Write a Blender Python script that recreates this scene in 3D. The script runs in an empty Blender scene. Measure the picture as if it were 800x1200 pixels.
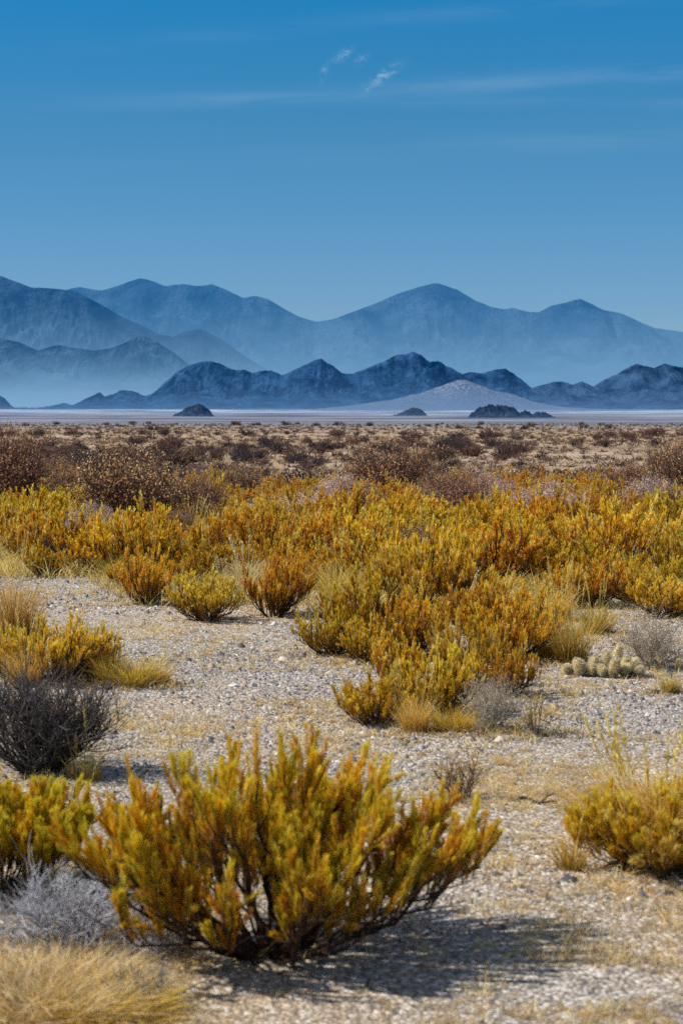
import bpy, math, random
import numpy as np
from mathutils import Vector

R = math.radians
scene = bpy.context.scene
COL = scene.collection
F = 2333.0            # focal length in pixels of the 800x1200 photograph
CAMH = 1.6
Y0 = 474.0            # horizon row
PITCH = math.atan((600 - Y0) / F)

# ---------------------------------------------------------------- noise
def _hash(ix, iy, seed):
    n = (ix.astype(np.int64) * 374761393 + iy.astype(np.int64) * 668265263 + seed * 974634777) & 0x7fffffff
    n = ((n ^ (n >> 13)) * 1274126177) & 0x7fffffff
    n = (n ^ (n >> 16)) & 0xffff
    return n / 65535.0
def vnoise(x, y, seed=0):
    x = np.asarray(x, float); y = np.asarray(y, float)
    ix = np.floor(x); iy = np.floor(y); fx = x - ix; fy = y - iy
    fx = fx * fx * (3 - 2 * fx); fy = fy * fy * (3 - 2 * fy)
    a = _hash(ix, iy, seed); b = _hash(ix + 1, iy, seed); c = _hash(ix, iy + 1, seed); d = _hash(ix + 1, iy + 1, seed)
    return (a * (1 - fx) + b * fx) * (1 - fy) + (c * (1 - fx) + d * fx) * fy
def fbm(x, y, seed=0, octv=4, gain=.5):
    s = 0; a = 1; t = 0
    for k in range(octv):
        s = s + a * vnoise(np.asarray(x) * 2 ** k + 17.3 * k, np.asarray(y) * 2 ** k + 5.1 * k, seed + k); t += a; a *= gain
    return s / t
def ridged(x, y, seed=0, octv=4, gain=.55):
    s = 0; a = 1; t = 0
    for k in range(octv):
        n = 1 - np.abs(2 * vnoise(np.asarray(x) * 2 ** k + 9.3 * k, np.asarray(y) * 2 ** k + 3.1 * k, seed + k) - 1)
        s = s + a * n; t += a; a *= gain
    return s / t

def ground_h(x, y):
    x = np.asarray(x, float); y = np.asarray(y, float)
    d = np.maximum(y, 0)
    h = np.interp(d, [0, 80, 250, 500, 800, 3000, 60000], [0, 0, -1.1, -3.2, -5.4, -9, -9])
    near = np.clip(1 - (np.hypot(x, y) - 30) / 60, 0, 1)
    h = h + near * (0.09 * (fbm(x * .28 + 40, y * .28 + 7, 11, 2) - .5) + 0.03 * (fbm(x * 1.1, y * 1.1, 5, 2) - .5))
    return h
def gh(x, y): return float(ground_h(x, y))

def ray(px, py):
    """photo pixel -> point on the ground"""
    u = (px - 400) / F; v = (600 - py) / F
    c, s = math.cos(PITCH), math.sin(PITCH)
    dx, dy, dz = u, c + v * s, v * c - s
    t = CAMH / max(-dz, 1e-5)
    for _ in range(4): t = (CAMH - gh(dx * t, dy * t)) / -dz
    return dx * t, dy * t
def proj(x, y, z):
    c, s = math.cos(PITCH), math.sin(PITCH)
    zz = z - CAMH
    f = y * c - zz * s; up = y * s + zz * c
    return 400 + F * x / f, 600 - F * up / f

# ---------------------------------------------------------------- mesh helpers
def mesh_obj(name, verts, faces, mat, parent=None, col=None, smooth=False):
    """faces: array (n,3) or (n,4); col: per-vertex rgb(a) data, stored as the colour attribute 'Col'"""
    verts = np.asarray(verts, np.float32); faces = np.asarray(faces, np.int32)
    me = bpy.data.meshes.new(name)
    k = faces.shape[1]; n = len(faces)
    me.vertices.add(len(verts)); me.vertices.foreach_set('co', verts.ravel())
    me.loops.add(n * k); me.loops.foreach_set('vertex_index', faces.ravel())
    me.polygons.add(n)
    me.polygons.foreach_set('loop_start', np.arange(0, n * k, k, dtype=np.int32))
    me.polygons.foreach_set('loop_total', np.full(n, k, np.int32))
    if smooth: me.polygons.foreach_set('use_smooth', np.ones(n, bool))
    me.update(calc_edges=True)
    if col is not None:
        c = np.ones((len(verts), 4), np.float32); c[:, :col.shape[1]] = col
        a = me.color_attributes.new('Col', 'FLOAT_COLOR', 'POINT'); a.data.foreach_set('color', c.ravel())
    me.materials.append(mat)
    o = bpy.data.objects.new(name, me); COL.objects.link(o)
    if parent is not None: o.parent = parent
    return o
def tag(o, label=None, cat=None, group=None, kind=None):
    if label: o['label'] = label
    if cat: o['category'] = cat
    if group: o['group'] = group
    if kind: o['kind'] = kind
    return o
def empty(name, loc=(0, 0, 0)):
    o = bpy.data.objects.new(name, None); COL.objects.link(o); o.location = loc; o.empty_display_size = .1
    return o
def norm(a): return a / np.maximum(np.linalg.norm(a, axis=-1, keepdims=True), 1e-9)

class Tubes:
    """tapered three or four sided tubes along polylines"""
    def __init__(s): s.v = []; s.f = []; s.c = []; s.n = 0
    def add(s, pts, r0, r1, col, sides=4):
        pts = np.asarray(pts, float); m = len(pts)
        t = norm(np.gradient(pts, axis=0))
        ref = np.array([.3, .9, .2]) if abs(t[0][2]) > .8 else np.array([0, 0, 1.])
        a = norm(np.cross(t, ref)); b = np.cross(t, a)
        r = np.linspace(r0, r1, m)[:, None, None]
        th = np.arange(sides) * 2 * np.pi / sides
        ring = pts[:, None, :] + r * (np.cos(th)[None, :, None] * a[:, None, :] + np.sin(th)[None, :, None] * b[:, None, :])
        s.v.append(ring.reshape(-1, 3)); 
        c = np.tile(np.asarray(col, float)[:3], (m * sides, 1)); s.c.append(c)
        i = np.arange(m - 1)[:, None] * sides; j = np.arange(sides)[None, :]; k = (j + 1) % sides
        f = np.stack([i + j, i + k, i + sides + k, i + sides + j], -1).reshape(-1, 4) + s.n
        s.f.append(f); s.n += m * sides
    def build(s, name, mat, parent=None):
        return mesh_obj(name, np.concatenate(s.v), np.concatenate(s.f), mat, parent, np.concatenate(s.c), smooth=True)

def blades(base, dirs, length, width, rng, col0, col1, bend=0.0, segs=1, bdir=None):
    """n flat tapering blades; returns verts, faces, colours"""
    n = len(base); dirs = norm(dirs)
    side = norm(np.cross(dirs, rng.normal(size=(n, 3))))
    length = np.broadcast_to(length, (n,))[:, None]; width = np.broadcast_to(width, (n,))[:, None]
    if segs == 1:
        v = np.stack([base - side * width / 2, base + side * width / 2,
                      base + dirs * length * .55 + side * width * .6, base + dirs * length, base + dirs * length * .5 - side * width * .6], 1)
        f = np.array([[0, 1, 2], [0, 2, 4], [4, 2, 3]])
        t = np.array([0, 0, .55, 1, .5])
    else:
        rows = []; tt = []
        bd = bdir if bdir is not None else norm(dirs * [1, 1, 0] + rng.normal(size=(n, 3)) * [.3, .3, 0])
        for k in range(segs):
            q = k / segs
            p = base + dirs * length * q + bd * length * bend * q * q - np.array([0, 0, 1]) * length * bend * .55 * q * q
            w = width * (1 - q * .75) / 2
            rows += [p - side * w, p + side * w]; tt += [q, q]
        rows.append(base + dirs * length + bd * length * bend - np.array([0, 0, 1]) * length * bend * .55); tt.append(1)
        v = np.stack(rows, 1); f = []
        for k in range(segs - 1):
            a = 2 * k; f += [[a, a + 1, a + 3], [a, a + 3, a + 2]]
        f += [[2 * segs - 2, 2 * segs - 1, 2 * segs]]
        f = np.array(f); t = np.array(tt)
    m = v.shape[1]
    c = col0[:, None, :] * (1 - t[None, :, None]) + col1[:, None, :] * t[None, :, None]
    F_ = (f[None] + (np.arange(n) * m)[:, None, None]).reshape(-1, 3)
    return v.reshape(-1, 3), F_, c.reshape(-1, 3)

# ---------------------------------------------------------------- materials
def newmat(name):
    m = bpy.data.materials.new(name); m.use_nodes = True
    nt = m.node_tree; nt.nodes.clear()
    return m, nt
def N(nt, typ, **kw):
    n = nt.nodes.new(typ)
    for k, v in kw.items():
        if k == 'ins':
            for kk, vv in v.items(): n.inputs[kk].default_value = vv
        else: setattr(n, k, v)
    return n
def L(nt, a, b): nt.links.new(a, b)
def math_n(nt, op, a, b=None, c=None, clamp=False):
    n = nt.nodes.new('ShaderNodeMath'); n.operation = op; n.use_clamp = clamp
    for i, v in enumerate((a, b, c)):
        if v is None: continue
        if isinstance(v, (int, float)): n.inputs[i].default_value = v
        else: nt.links.new(v, n.inputs[i])
    return n.outputs[0]
def mixc(nt, fac, a, b, blend='MIX'):
    n = nt.nodes.new('ShaderNodeMix'); n.data_type = 'RGBA'; n.blend_type = blend
    for s, v in ((n.inputs[0], fac), (n.inputs[6], a), (n.inputs[7], b)):
        if isinstance(v, (int, float)): s.default_value = v
        elif isinstance(v, tuple): s.default_value = v if len(v) == 4 else (*v, 1)
        else: nt.links.new(v, s)
    return n.outputs[2]
def ramp(nt, fac, stops, interp='LINEAR'):
    n = nt.nodes.new('ShaderNodeValToRGB'); n.color_ramp.interpolation = interp
    e = n.color_ramp.elements
    while len(e) < len(stops): e.new(.5)
    for i, (p, c) in enumerate(stops):
        e[i].position = p
        e[i].color = (c, c, c, 1) if isinstance(c, (int, float)) else (*c, 1)
    if fac is not None: nt.links.new(fac, n.inputs[0])
    return n.outputs[0]
def noise(nt, vec, scale, detail=4, rough=.55, dist=0.0):
    n = nt.nodes.new('ShaderNodeTexNoise'); n.inputs['Scale'].default_value = scale; n.inputs['Detail'].default_value = detail
    n.inputs['Roughness'].default_value = rough; n.inputs['Distortion'].default_value = dist
    if vec is not None: nt.links.new(vec, n.inputs['Vector'])
    return n.outputs[0]

def leaf_mat(name, trans=.4, huevar=.03, valvar=.3, rough=.6, gloss=.025, up=.0):
    m, nt = newmat(name)
    a = N(nt, 'ShaderNodeAttribute', attribute_name='Col')
    oi = N(nt, 'ShaderNodeObjectInfo')
    h = math_n(nt, 'MULTIPLY_ADD', oi.outputs['Random'], huevar, .5 - huevar / 2)
    r2 = math_n(nt, 'FRACT', math_n(nt, 'MULTIPLY', oi.outputs['Random'], 37.7))
    v = math_n(nt, 'MULTIPLY_ADD', r2, valvar, 1 - valvar / 2)
    geo = N(nt, 'ShaderNodeNewGeometry')
    nz = noise(nt, geo.outputs['Position'], 6.0, 3)
    v = math_n(nt, 'MULTIPLY', v, math_n(nt, 'MULTIPLY_ADD', nz, .7, .7))
    hs = N(nt, 'ShaderNodeHueSaturation'); L(nt, a.outputs['Color'], hs.inputs['Color']); L(nt, h, hs.inputs['Hue']); L(nt, v, hs.inputs['Value'])
    d = N(nt, 'ShaderNodeBsdfDiffuse'); L(nt, hs.outputs[0], d.inputs[0])
    t = N(nt, 'ShaderNodeBsdfTranslucent'); L(nt, hs.outputs[0], t.inputs[0])
    g = N(nt, 'ShaderNodeBsdfGlossy'); g.inputs['Roughness'].default_value = .6; g.inputs[0].default_value = (1, .9, .7, 1)
    if up:      # needles and blades are soft rounded tufts: shade them part way towards the sky
        vm = N(nt, 'ShaderNodeVectorMath', operation='SCALE'); L(nt, geo.outputs['Normal'], vm.inputs[0]); vm.inputs['Scale'].default_value = 1 - up
        va = N(nt, 'ShaderNodeVectorMath', operation='ADD'); L(nt, vm.outputs[0], va.inputs[0]); va.inputs[1].default_value = (0, 0, up)
        vn = N(nt, 'ShaderNodeVectorMath', operation='NORMALIZE'); L(nt, va.outputs[0], vn.inputs[0])
        L(nt, vn.outputs[0], d.inputs['Normal'])
    mx = N(nt, 'ShaderNodeMixShader'); mx.inputs[0].default_value = trans; L(nt, d.outputs[0], mx.inputs[1]); L(nt, t.outputs[0], mx.inputs[2])
    m2 = N(nt, 'ShaderNodeMixShader'); m2.inputs[0].default_value = gloss; L(nt, mx.outputs[0], m2.inputs[1]); L(nt, g.outputs[0], m2.inputs[2])
    out = N(nt, 'ShaderNodeOutputMaterial'); L(nt, m2.outputs[0], out.inputs[0])
    return m
def bark_mat(name):
    m, nt = newmat(name)
    a = N(nt, 'ShaderNodeAttribute', attribute_name='Col')
    tc = N(nt, 'ShaderNodeTexCoord')
    nz = noise(nt, tc.outputs['Object'], 60.0, 4)
    c = mixc(nt, 1.0, a.outputs['Color'], ramp(nt, nz, [(.3, .45), (.7, 1.3)]), 'MULTIPLY')
    b = N(nt, 'ShaderNodeBsdfDiffuse'); L(nt, c, b.inputs[0]); b.inputs[1].default_value = .5
    out = N(nt, 'ShaderNodeOutputMaterial'); L(nt, b.outputs[0], out.inputs[0])
    return m
M_LEAF = leaf_mat('shrub_foliage', .4, huevar=.02)
M_GRASS = leaf_mat('dry_grass_blades', .48, .02, .25)
M_TWIG = leaf_mat('dry_twigs', .05, .02, .3)
M_BARK = bark_mat('dark_bark')
M_STONE = None

def stone_mat():
    m, nt = newmat('pebble_stone')
    a = N(nt, 'ShaderNodeAttribute', attribute_name='Col')
    tc = N(nt, 'ShaderNodeTexCoord')
    nz = noise(nt, tc.outputs['Object'], 90.0, 3)
    c = mixc(nt, 1.0, a.outputs['Color'], ramp(nt, nz, [(.3, .7), (.7, 1.15)]), 'MULTIPLY')
    b = N(nt, 'ShaderNodeBsdfPrincipled'); L(nt, c, b.inputs['Base Color']); b.inputs['Roughness'].default_value = .7
    out = N(nt, 'ShaderNodeOutputMaterial'); L(nt, b.outputs[0], out.inputs[0])
    return m
M_STONE = stone_mat()

# ---------------------------------------------------------------- ground
def ground_mat():
    m, nt = newmat('desert_ground')
    geo = N(nt, 'ShaderNodeNewGeometry'); pos = geo.outputs['Position']
    sep = N(nt, 'ShaderNodeSeparateXYZ'); L(nt, pos, sep.inputs[0])
    y = sep.outputs[1]
    # near: pale gravelly sand
    big = noise(nt, pos, .55, 4, .6)
    fine = noise(nt, pos, 38, 5, .7)
    sand = mixc(nt, ramp(nt, fine, [(.35, 0.), (.65, 1.)]), (.32, .21, .12), (1.0, .80, .55))
    grey = mixc(nt, ramp(nt, fine, [(.35, 0.), (.62, 1.)]), (.12, .105, .10), (.84, .74, .62))  # dark end of the grey paints in the stones' shadow
    near = mixc(nt, ramp(nt, big, [(.42, 0.), (.58, 1.)]), sand, grey)
    vo = N(nt, 'ShaderNodeTexVoronoi'); vo.inputs['Scale'].default_value = 62; L(nt, pos, vo.inputs['Vector'])
    near = mixc(nt, math_n(nt, 'MULTIPLY', ramp(nt, vo.outputs['Distance'], [(.28, 0.), (.6, 1.)]), .6), near, (.09, .075, .07))
    vs = N(nt, 'ShaderNodeSeparateColor'); L(nt, vo.outputs['Color'], vs.inputs[0])
    near = mixc(nt, ramp(nt, vs.outputs[0], [(.84, 0.), (.87, .8)]), near, (.78, .72, .64))
    # the brush field floor
    mid = mixc(nt, ramp(nt, noise(nt, pos, 1.3, 5, .65), [(.4, 0.), (.6, 1.)]), (.26, .17, .08), (.85, .64, .36))
    # straw coloured plain, streaked with purple brown scrub
    mp = N(nt, 'ShaderNodeMapping'); mp.inputs['Scale'].default_value = (.035, .06, 0); L(nt, pos, mp.inputs[0])
    st = noise(nt, mp.outputs[0], 1.0, 7, .68)
    straw = mixc(nt, ramp(nt, st, [(.36, 0.), (.5, .6), (.64, 1.)]), (.20, .13, .12), (.62, .47, .32))
    sp = noise(nt, pos, .9, 4, .8)
    straw = mixc(nt, ramp(nt, sp, [(.5, 0.), (.62, .75)]), straw, (.12, .075, .065))
    # far ground: distance haze painted lilac and bluish white into the colour
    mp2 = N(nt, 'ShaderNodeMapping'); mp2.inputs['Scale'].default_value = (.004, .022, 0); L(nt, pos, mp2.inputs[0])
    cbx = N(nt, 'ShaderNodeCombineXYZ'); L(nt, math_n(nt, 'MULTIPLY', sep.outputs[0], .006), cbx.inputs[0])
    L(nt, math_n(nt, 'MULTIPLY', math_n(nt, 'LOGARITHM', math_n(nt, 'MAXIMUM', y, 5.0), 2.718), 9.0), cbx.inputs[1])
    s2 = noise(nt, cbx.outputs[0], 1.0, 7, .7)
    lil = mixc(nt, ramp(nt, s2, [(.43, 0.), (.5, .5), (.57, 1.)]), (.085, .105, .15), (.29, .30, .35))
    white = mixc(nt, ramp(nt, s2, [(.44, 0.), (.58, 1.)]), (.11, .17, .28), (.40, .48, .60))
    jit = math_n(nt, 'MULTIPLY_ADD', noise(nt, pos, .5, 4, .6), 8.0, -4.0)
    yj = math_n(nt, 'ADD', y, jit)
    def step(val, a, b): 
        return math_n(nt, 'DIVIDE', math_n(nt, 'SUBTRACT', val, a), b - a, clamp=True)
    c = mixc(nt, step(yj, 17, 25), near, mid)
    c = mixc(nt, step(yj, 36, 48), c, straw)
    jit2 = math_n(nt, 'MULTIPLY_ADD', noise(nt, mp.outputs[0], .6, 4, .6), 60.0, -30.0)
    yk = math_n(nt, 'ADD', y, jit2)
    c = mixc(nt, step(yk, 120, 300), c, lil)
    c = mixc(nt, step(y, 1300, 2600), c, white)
    b = N(nt, 'ShaderNodeBsdfDiffuse'); L(nt, c, b.inputs[0])
    bump = N(nt, 'ShaderNodeBump'); bump.inputs['Distance'].default_value = .012; bump.inputs['Strength'].default_value = .8
    nearf = math_n(nt, 'SUBTRACT', 1.0, step(y, 25, 60))
    hh = math_n(nt, 'MULTIPLY', math_n(nt, 'SUBTRACT', fine, vo.outputs['Distance']), nearf)
    L(nt, hh, bump.inputs['Height']); L(nt, bump.outputs[0], b.inputs['Normal'])
    out = N(nt, 'ShaderNodeOutputMaterial'); L(nt, b.outputs[0], out.inputs[0])
    return m
ys = np.concatenate([-np.geomspace(1, 400, 14)[::-1], np.arange(0, 30, .2), np.geomspace(30, 50000, 200)])
xs = np.concatenate([-np.geomspace(12, 40000, 110)[::-1], np.arange(-11.8, 11.9, .2), np.geomspace(12, 40000, 110)])
gx, gy = np.meshgrid(xs, ys)
gz = ground_h(gx, gy)
nx = len(xs); ny = len(ys)
i = (np.arange(ny - 1)[:, None] * nx + np.arange(nx - 1)[None]).ravel()
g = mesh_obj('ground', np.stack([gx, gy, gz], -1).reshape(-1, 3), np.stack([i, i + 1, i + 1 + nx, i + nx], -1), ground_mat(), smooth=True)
tag(g, kind='structure')

# ---------------------------------------------------------------- hills and mountains
def mount_mat(name, rock, dark, haze, hf0, hf1, ztop, scale, pale=None, hazetop=None, zpow=.8):
    """rock with air haze painted in as emission, thickening towards the foot"""
    m, nt = newmat(name)
    geo = N(nt, 'ShaderNodeNewGeometry'); pos = geo.outputs['Position']
    sep = N(nt, 'ShaderNodeSeparateXYZ'); L(nt, pos, sep.inputs[0])
    mp = N(nt, 'ShaderNodeMapping'); mp.inputs['Scale'].default_value = (scale, scale * .5, scale * 1.2); L(nt, pos, mp.inputs[0])
    n1 = noise(nt, mp.outputs[0], 1.0, 7, .68, .4)
    c = mixc(nt, ramp(nt, n1, [(.38, 0.), (.62, 1.)]), dark, rock)
    if pale:
        n2 = noise(nt, mp.outputs[0], 2.3, 5, .75, .2)
        zz = math_n(nt, 'DIVIDE', math_n(nt, 'ADD', sep.outputs[2], 2.0), ztop * .75, clamp=True)
        c = mixc(nt, math_n(nt, 'MULTIPLY', ramp(nt, n2, [(.5, 0.), (.62, 1.)]), zz), c, pale)
    d = N(nt, 'ShaderNodeBsdfDiffuse'); L(nt, c, d.inputs[0])
    bump = N(nt, 'ShaderNodeBump'); bump.inputs['Distance'].default_value = .6 / scale; bump.inputs['Strength'].default_value = .9
    L(nt, noise(nt, mp.outputs[0], 2.0, 8, .7, .3), bump.inputs['Height']); L(nt, bump.outputs[0], d.inputs['Normal'])
    e = N(nt, 'ShaderNodeEmission'); e.inputs[0].default_value = (*haze, 1)  # glow standing in for the air haze, tinted by height
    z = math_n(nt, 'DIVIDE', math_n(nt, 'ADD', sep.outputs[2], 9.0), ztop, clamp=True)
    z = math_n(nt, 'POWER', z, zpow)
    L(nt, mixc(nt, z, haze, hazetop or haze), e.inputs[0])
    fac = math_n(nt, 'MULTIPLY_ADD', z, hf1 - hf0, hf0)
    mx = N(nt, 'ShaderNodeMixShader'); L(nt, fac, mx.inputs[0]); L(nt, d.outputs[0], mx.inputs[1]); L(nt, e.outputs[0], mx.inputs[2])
    out = N(nt, 'ShaderNodeOutputMaterial'); L(nt, mx.outputs[0], out.inputs[0])
    return m
def mountain(name, D, prof, W, mat, seed, spur, rough=.012, base=-9, nu=500, nv=110, back=.5, gamp=.42, power=1.15, kind='structure'):
    px = np.array([p[0] for p in prof], float); py = np.array([p[1] for p in prof], float)
    X = (px - 400) / F * D; Z = (Y0 - py) / F * D + CAMH
    u = np.linspace(X[0], X[-1], nu)
    H = np.maximum(np.interp(u, X, Z) - base, 0)
    # soften the polyline a little, then roughen it
    k = max(3, nu // 160) | 1
    ker = np.hanning(k + 2)[1:-1]; ker /= ker.sum()
    H = np.convolve(np.pad(H, k // 2, mode='edge'), ker, mode='valid')
    H0 = H.max()
    H = H + np.minimum(H, H0 * .25) / (H0 * .25) * H0 * rough * 2.2 * (fbm(u / (H0 * .22), u * 0 + seed, seed, 5, .6) - .5)
    v = np.concatenate([np.linspace(1, 0, nv), -np.linspace(0, 1, nv // 3)[1:] * back])   # +1 foot in front, 0 ridge, <0 behind
    U, V = np.meshgrid(u, v); HH = np.tile(H, (len(v), 1))
    A = np.abs(V) / np.where(V < 0, back, 1)
    # warp along the ridge so spurs wander
    kv = W / spur * .55
    warp = (fbm(U / spur * .7, V * kv * .8, seed + 3, 4) - .5) * spur * 1.6 * A
    Hw = np.interp((U + warp).ravel(), u, H).reshape(U.shape)
    Hs = np.interp((U + warp * 1.5).ravel(), u, np.convolve(np.pad(H, nu // 12, mode='edge'), np.ones(2 * (nu // 12) + 1) / (2 * (nu // 12) + 1), mode='valid')).reshape(U.shape)
    Hm = Hw * (1 - A) + np.minimum(Hw, Hs * 1.1) * A
    g = .6 * ridged((U + warp * 1.6) / spur, V * kv * .7 + seed, seed + 7, 6, .62) + .4 * ridged((U * .7 + V * W * .5 + warp) / spur * 1.7, (V * W * .7 - U * .5) / spur + seed, seed + 17, 5, .62)
    fall = (1 - A) ** power
    fall = fall * (1 - gamp * (1 - g) * np.minimum(A * 5, 1) * 1.6)
    z = base + Hm * np.clip(fall, 0, 1) + H0 * .10 * (ridged(U / spur * 4, V * kv * 4, seed + 9, 5, .65) - .6) * np.minimum(A * 6, 1) * (1 - A)
    z = np.where(A > .985, base - 3, z)
    z[:, 0] = base - 3; z[:, -1] = base - 3
    Y = D - V * W + (fbm(U / spur * .5, U * 0, seed + 5, 2) - .5) * W * .5 * np.minimum(A, 1)
    verts = np.stack([U, Y, z], -1).reshape(-1, 3)
    n1 = len(u)
    i = (np.arange(len(v) - 1)[:, None] * n1 + np.arange(n1 - 1)[None]).ravel()
    o = mesh_obj(name, verts, np.stack([i, i + 1, i + 1 + n1, i + n1], -1), mat, smooth=False)
    tag(o, kind=kind)
    return o
HAZE = (.155, .34, .585)
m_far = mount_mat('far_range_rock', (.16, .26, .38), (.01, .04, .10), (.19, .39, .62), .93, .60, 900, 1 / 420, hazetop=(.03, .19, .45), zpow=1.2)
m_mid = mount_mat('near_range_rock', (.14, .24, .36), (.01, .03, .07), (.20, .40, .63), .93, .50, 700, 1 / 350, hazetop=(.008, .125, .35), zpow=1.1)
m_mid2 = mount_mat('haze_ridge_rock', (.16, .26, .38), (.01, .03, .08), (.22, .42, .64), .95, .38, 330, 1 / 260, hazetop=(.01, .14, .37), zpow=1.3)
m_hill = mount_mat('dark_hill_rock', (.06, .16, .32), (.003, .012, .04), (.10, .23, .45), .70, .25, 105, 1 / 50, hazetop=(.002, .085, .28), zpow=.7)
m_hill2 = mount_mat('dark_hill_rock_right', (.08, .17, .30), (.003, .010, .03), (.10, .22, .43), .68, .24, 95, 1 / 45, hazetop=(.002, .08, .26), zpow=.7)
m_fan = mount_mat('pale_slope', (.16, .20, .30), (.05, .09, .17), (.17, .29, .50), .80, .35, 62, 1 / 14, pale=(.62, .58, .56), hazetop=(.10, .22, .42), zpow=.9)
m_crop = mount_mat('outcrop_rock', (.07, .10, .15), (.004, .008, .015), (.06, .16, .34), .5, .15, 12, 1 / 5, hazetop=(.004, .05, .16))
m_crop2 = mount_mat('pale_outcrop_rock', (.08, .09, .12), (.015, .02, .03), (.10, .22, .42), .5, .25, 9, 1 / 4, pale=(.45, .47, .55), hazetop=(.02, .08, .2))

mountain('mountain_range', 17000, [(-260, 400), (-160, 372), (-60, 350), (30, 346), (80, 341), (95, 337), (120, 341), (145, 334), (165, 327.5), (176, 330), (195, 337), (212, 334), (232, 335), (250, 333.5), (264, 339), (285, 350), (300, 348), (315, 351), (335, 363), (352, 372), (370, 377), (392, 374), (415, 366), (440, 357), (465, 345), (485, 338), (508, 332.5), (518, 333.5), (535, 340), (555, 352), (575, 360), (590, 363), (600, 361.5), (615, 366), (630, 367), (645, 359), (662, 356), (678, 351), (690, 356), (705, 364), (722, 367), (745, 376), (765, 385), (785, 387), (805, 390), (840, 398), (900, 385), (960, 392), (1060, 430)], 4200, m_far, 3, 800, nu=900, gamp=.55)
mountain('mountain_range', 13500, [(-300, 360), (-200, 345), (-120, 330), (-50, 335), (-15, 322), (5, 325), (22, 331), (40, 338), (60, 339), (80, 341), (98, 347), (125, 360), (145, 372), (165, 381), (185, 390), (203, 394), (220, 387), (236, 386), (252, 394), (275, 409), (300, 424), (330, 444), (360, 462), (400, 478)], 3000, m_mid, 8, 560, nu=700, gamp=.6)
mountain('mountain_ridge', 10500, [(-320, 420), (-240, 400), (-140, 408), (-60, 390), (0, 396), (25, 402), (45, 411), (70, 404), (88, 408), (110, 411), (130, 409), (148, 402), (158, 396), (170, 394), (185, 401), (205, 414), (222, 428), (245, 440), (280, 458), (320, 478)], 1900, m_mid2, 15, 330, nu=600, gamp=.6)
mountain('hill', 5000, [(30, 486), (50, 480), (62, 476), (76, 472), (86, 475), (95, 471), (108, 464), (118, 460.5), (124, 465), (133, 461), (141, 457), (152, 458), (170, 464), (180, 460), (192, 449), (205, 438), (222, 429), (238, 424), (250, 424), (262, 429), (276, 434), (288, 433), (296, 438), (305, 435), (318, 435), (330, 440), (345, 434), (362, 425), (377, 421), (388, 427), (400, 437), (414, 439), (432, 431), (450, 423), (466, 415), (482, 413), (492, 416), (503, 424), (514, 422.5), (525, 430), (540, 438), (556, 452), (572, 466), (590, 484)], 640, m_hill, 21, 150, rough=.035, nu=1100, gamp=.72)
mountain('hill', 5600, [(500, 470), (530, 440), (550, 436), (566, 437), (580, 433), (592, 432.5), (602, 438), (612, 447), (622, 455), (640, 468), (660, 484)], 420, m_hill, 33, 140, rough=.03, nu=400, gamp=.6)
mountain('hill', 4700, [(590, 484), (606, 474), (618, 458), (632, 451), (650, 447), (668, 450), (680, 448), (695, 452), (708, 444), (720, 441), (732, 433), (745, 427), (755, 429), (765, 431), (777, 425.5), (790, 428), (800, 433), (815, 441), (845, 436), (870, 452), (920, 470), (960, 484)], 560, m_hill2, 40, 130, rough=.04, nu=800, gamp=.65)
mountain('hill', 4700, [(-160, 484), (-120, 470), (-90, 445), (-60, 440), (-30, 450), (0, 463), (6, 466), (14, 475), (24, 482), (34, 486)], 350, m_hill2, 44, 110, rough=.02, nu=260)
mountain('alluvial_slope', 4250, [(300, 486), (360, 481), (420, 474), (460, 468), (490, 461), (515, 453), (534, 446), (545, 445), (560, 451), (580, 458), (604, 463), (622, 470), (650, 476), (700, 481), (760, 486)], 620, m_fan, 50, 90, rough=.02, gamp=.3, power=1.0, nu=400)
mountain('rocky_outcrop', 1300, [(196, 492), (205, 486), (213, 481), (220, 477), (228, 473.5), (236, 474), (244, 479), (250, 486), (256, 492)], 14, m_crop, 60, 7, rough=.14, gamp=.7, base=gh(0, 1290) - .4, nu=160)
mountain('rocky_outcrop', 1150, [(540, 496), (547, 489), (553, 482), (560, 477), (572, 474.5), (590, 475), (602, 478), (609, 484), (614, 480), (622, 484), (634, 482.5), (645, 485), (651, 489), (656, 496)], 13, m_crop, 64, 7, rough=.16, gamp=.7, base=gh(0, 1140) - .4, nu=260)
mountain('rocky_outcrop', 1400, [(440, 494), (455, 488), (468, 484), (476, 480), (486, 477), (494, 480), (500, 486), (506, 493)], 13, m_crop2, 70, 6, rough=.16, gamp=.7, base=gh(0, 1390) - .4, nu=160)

# ---------------------------------------------------------------- plants
def bez(p0, p1, p2, n):
    t = np.linspace(0, 1, n)[:, None]
    return (1 - t) ** 2 * p0 + 2 * t * (1 - t) * p1 + t * t * p2

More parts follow.
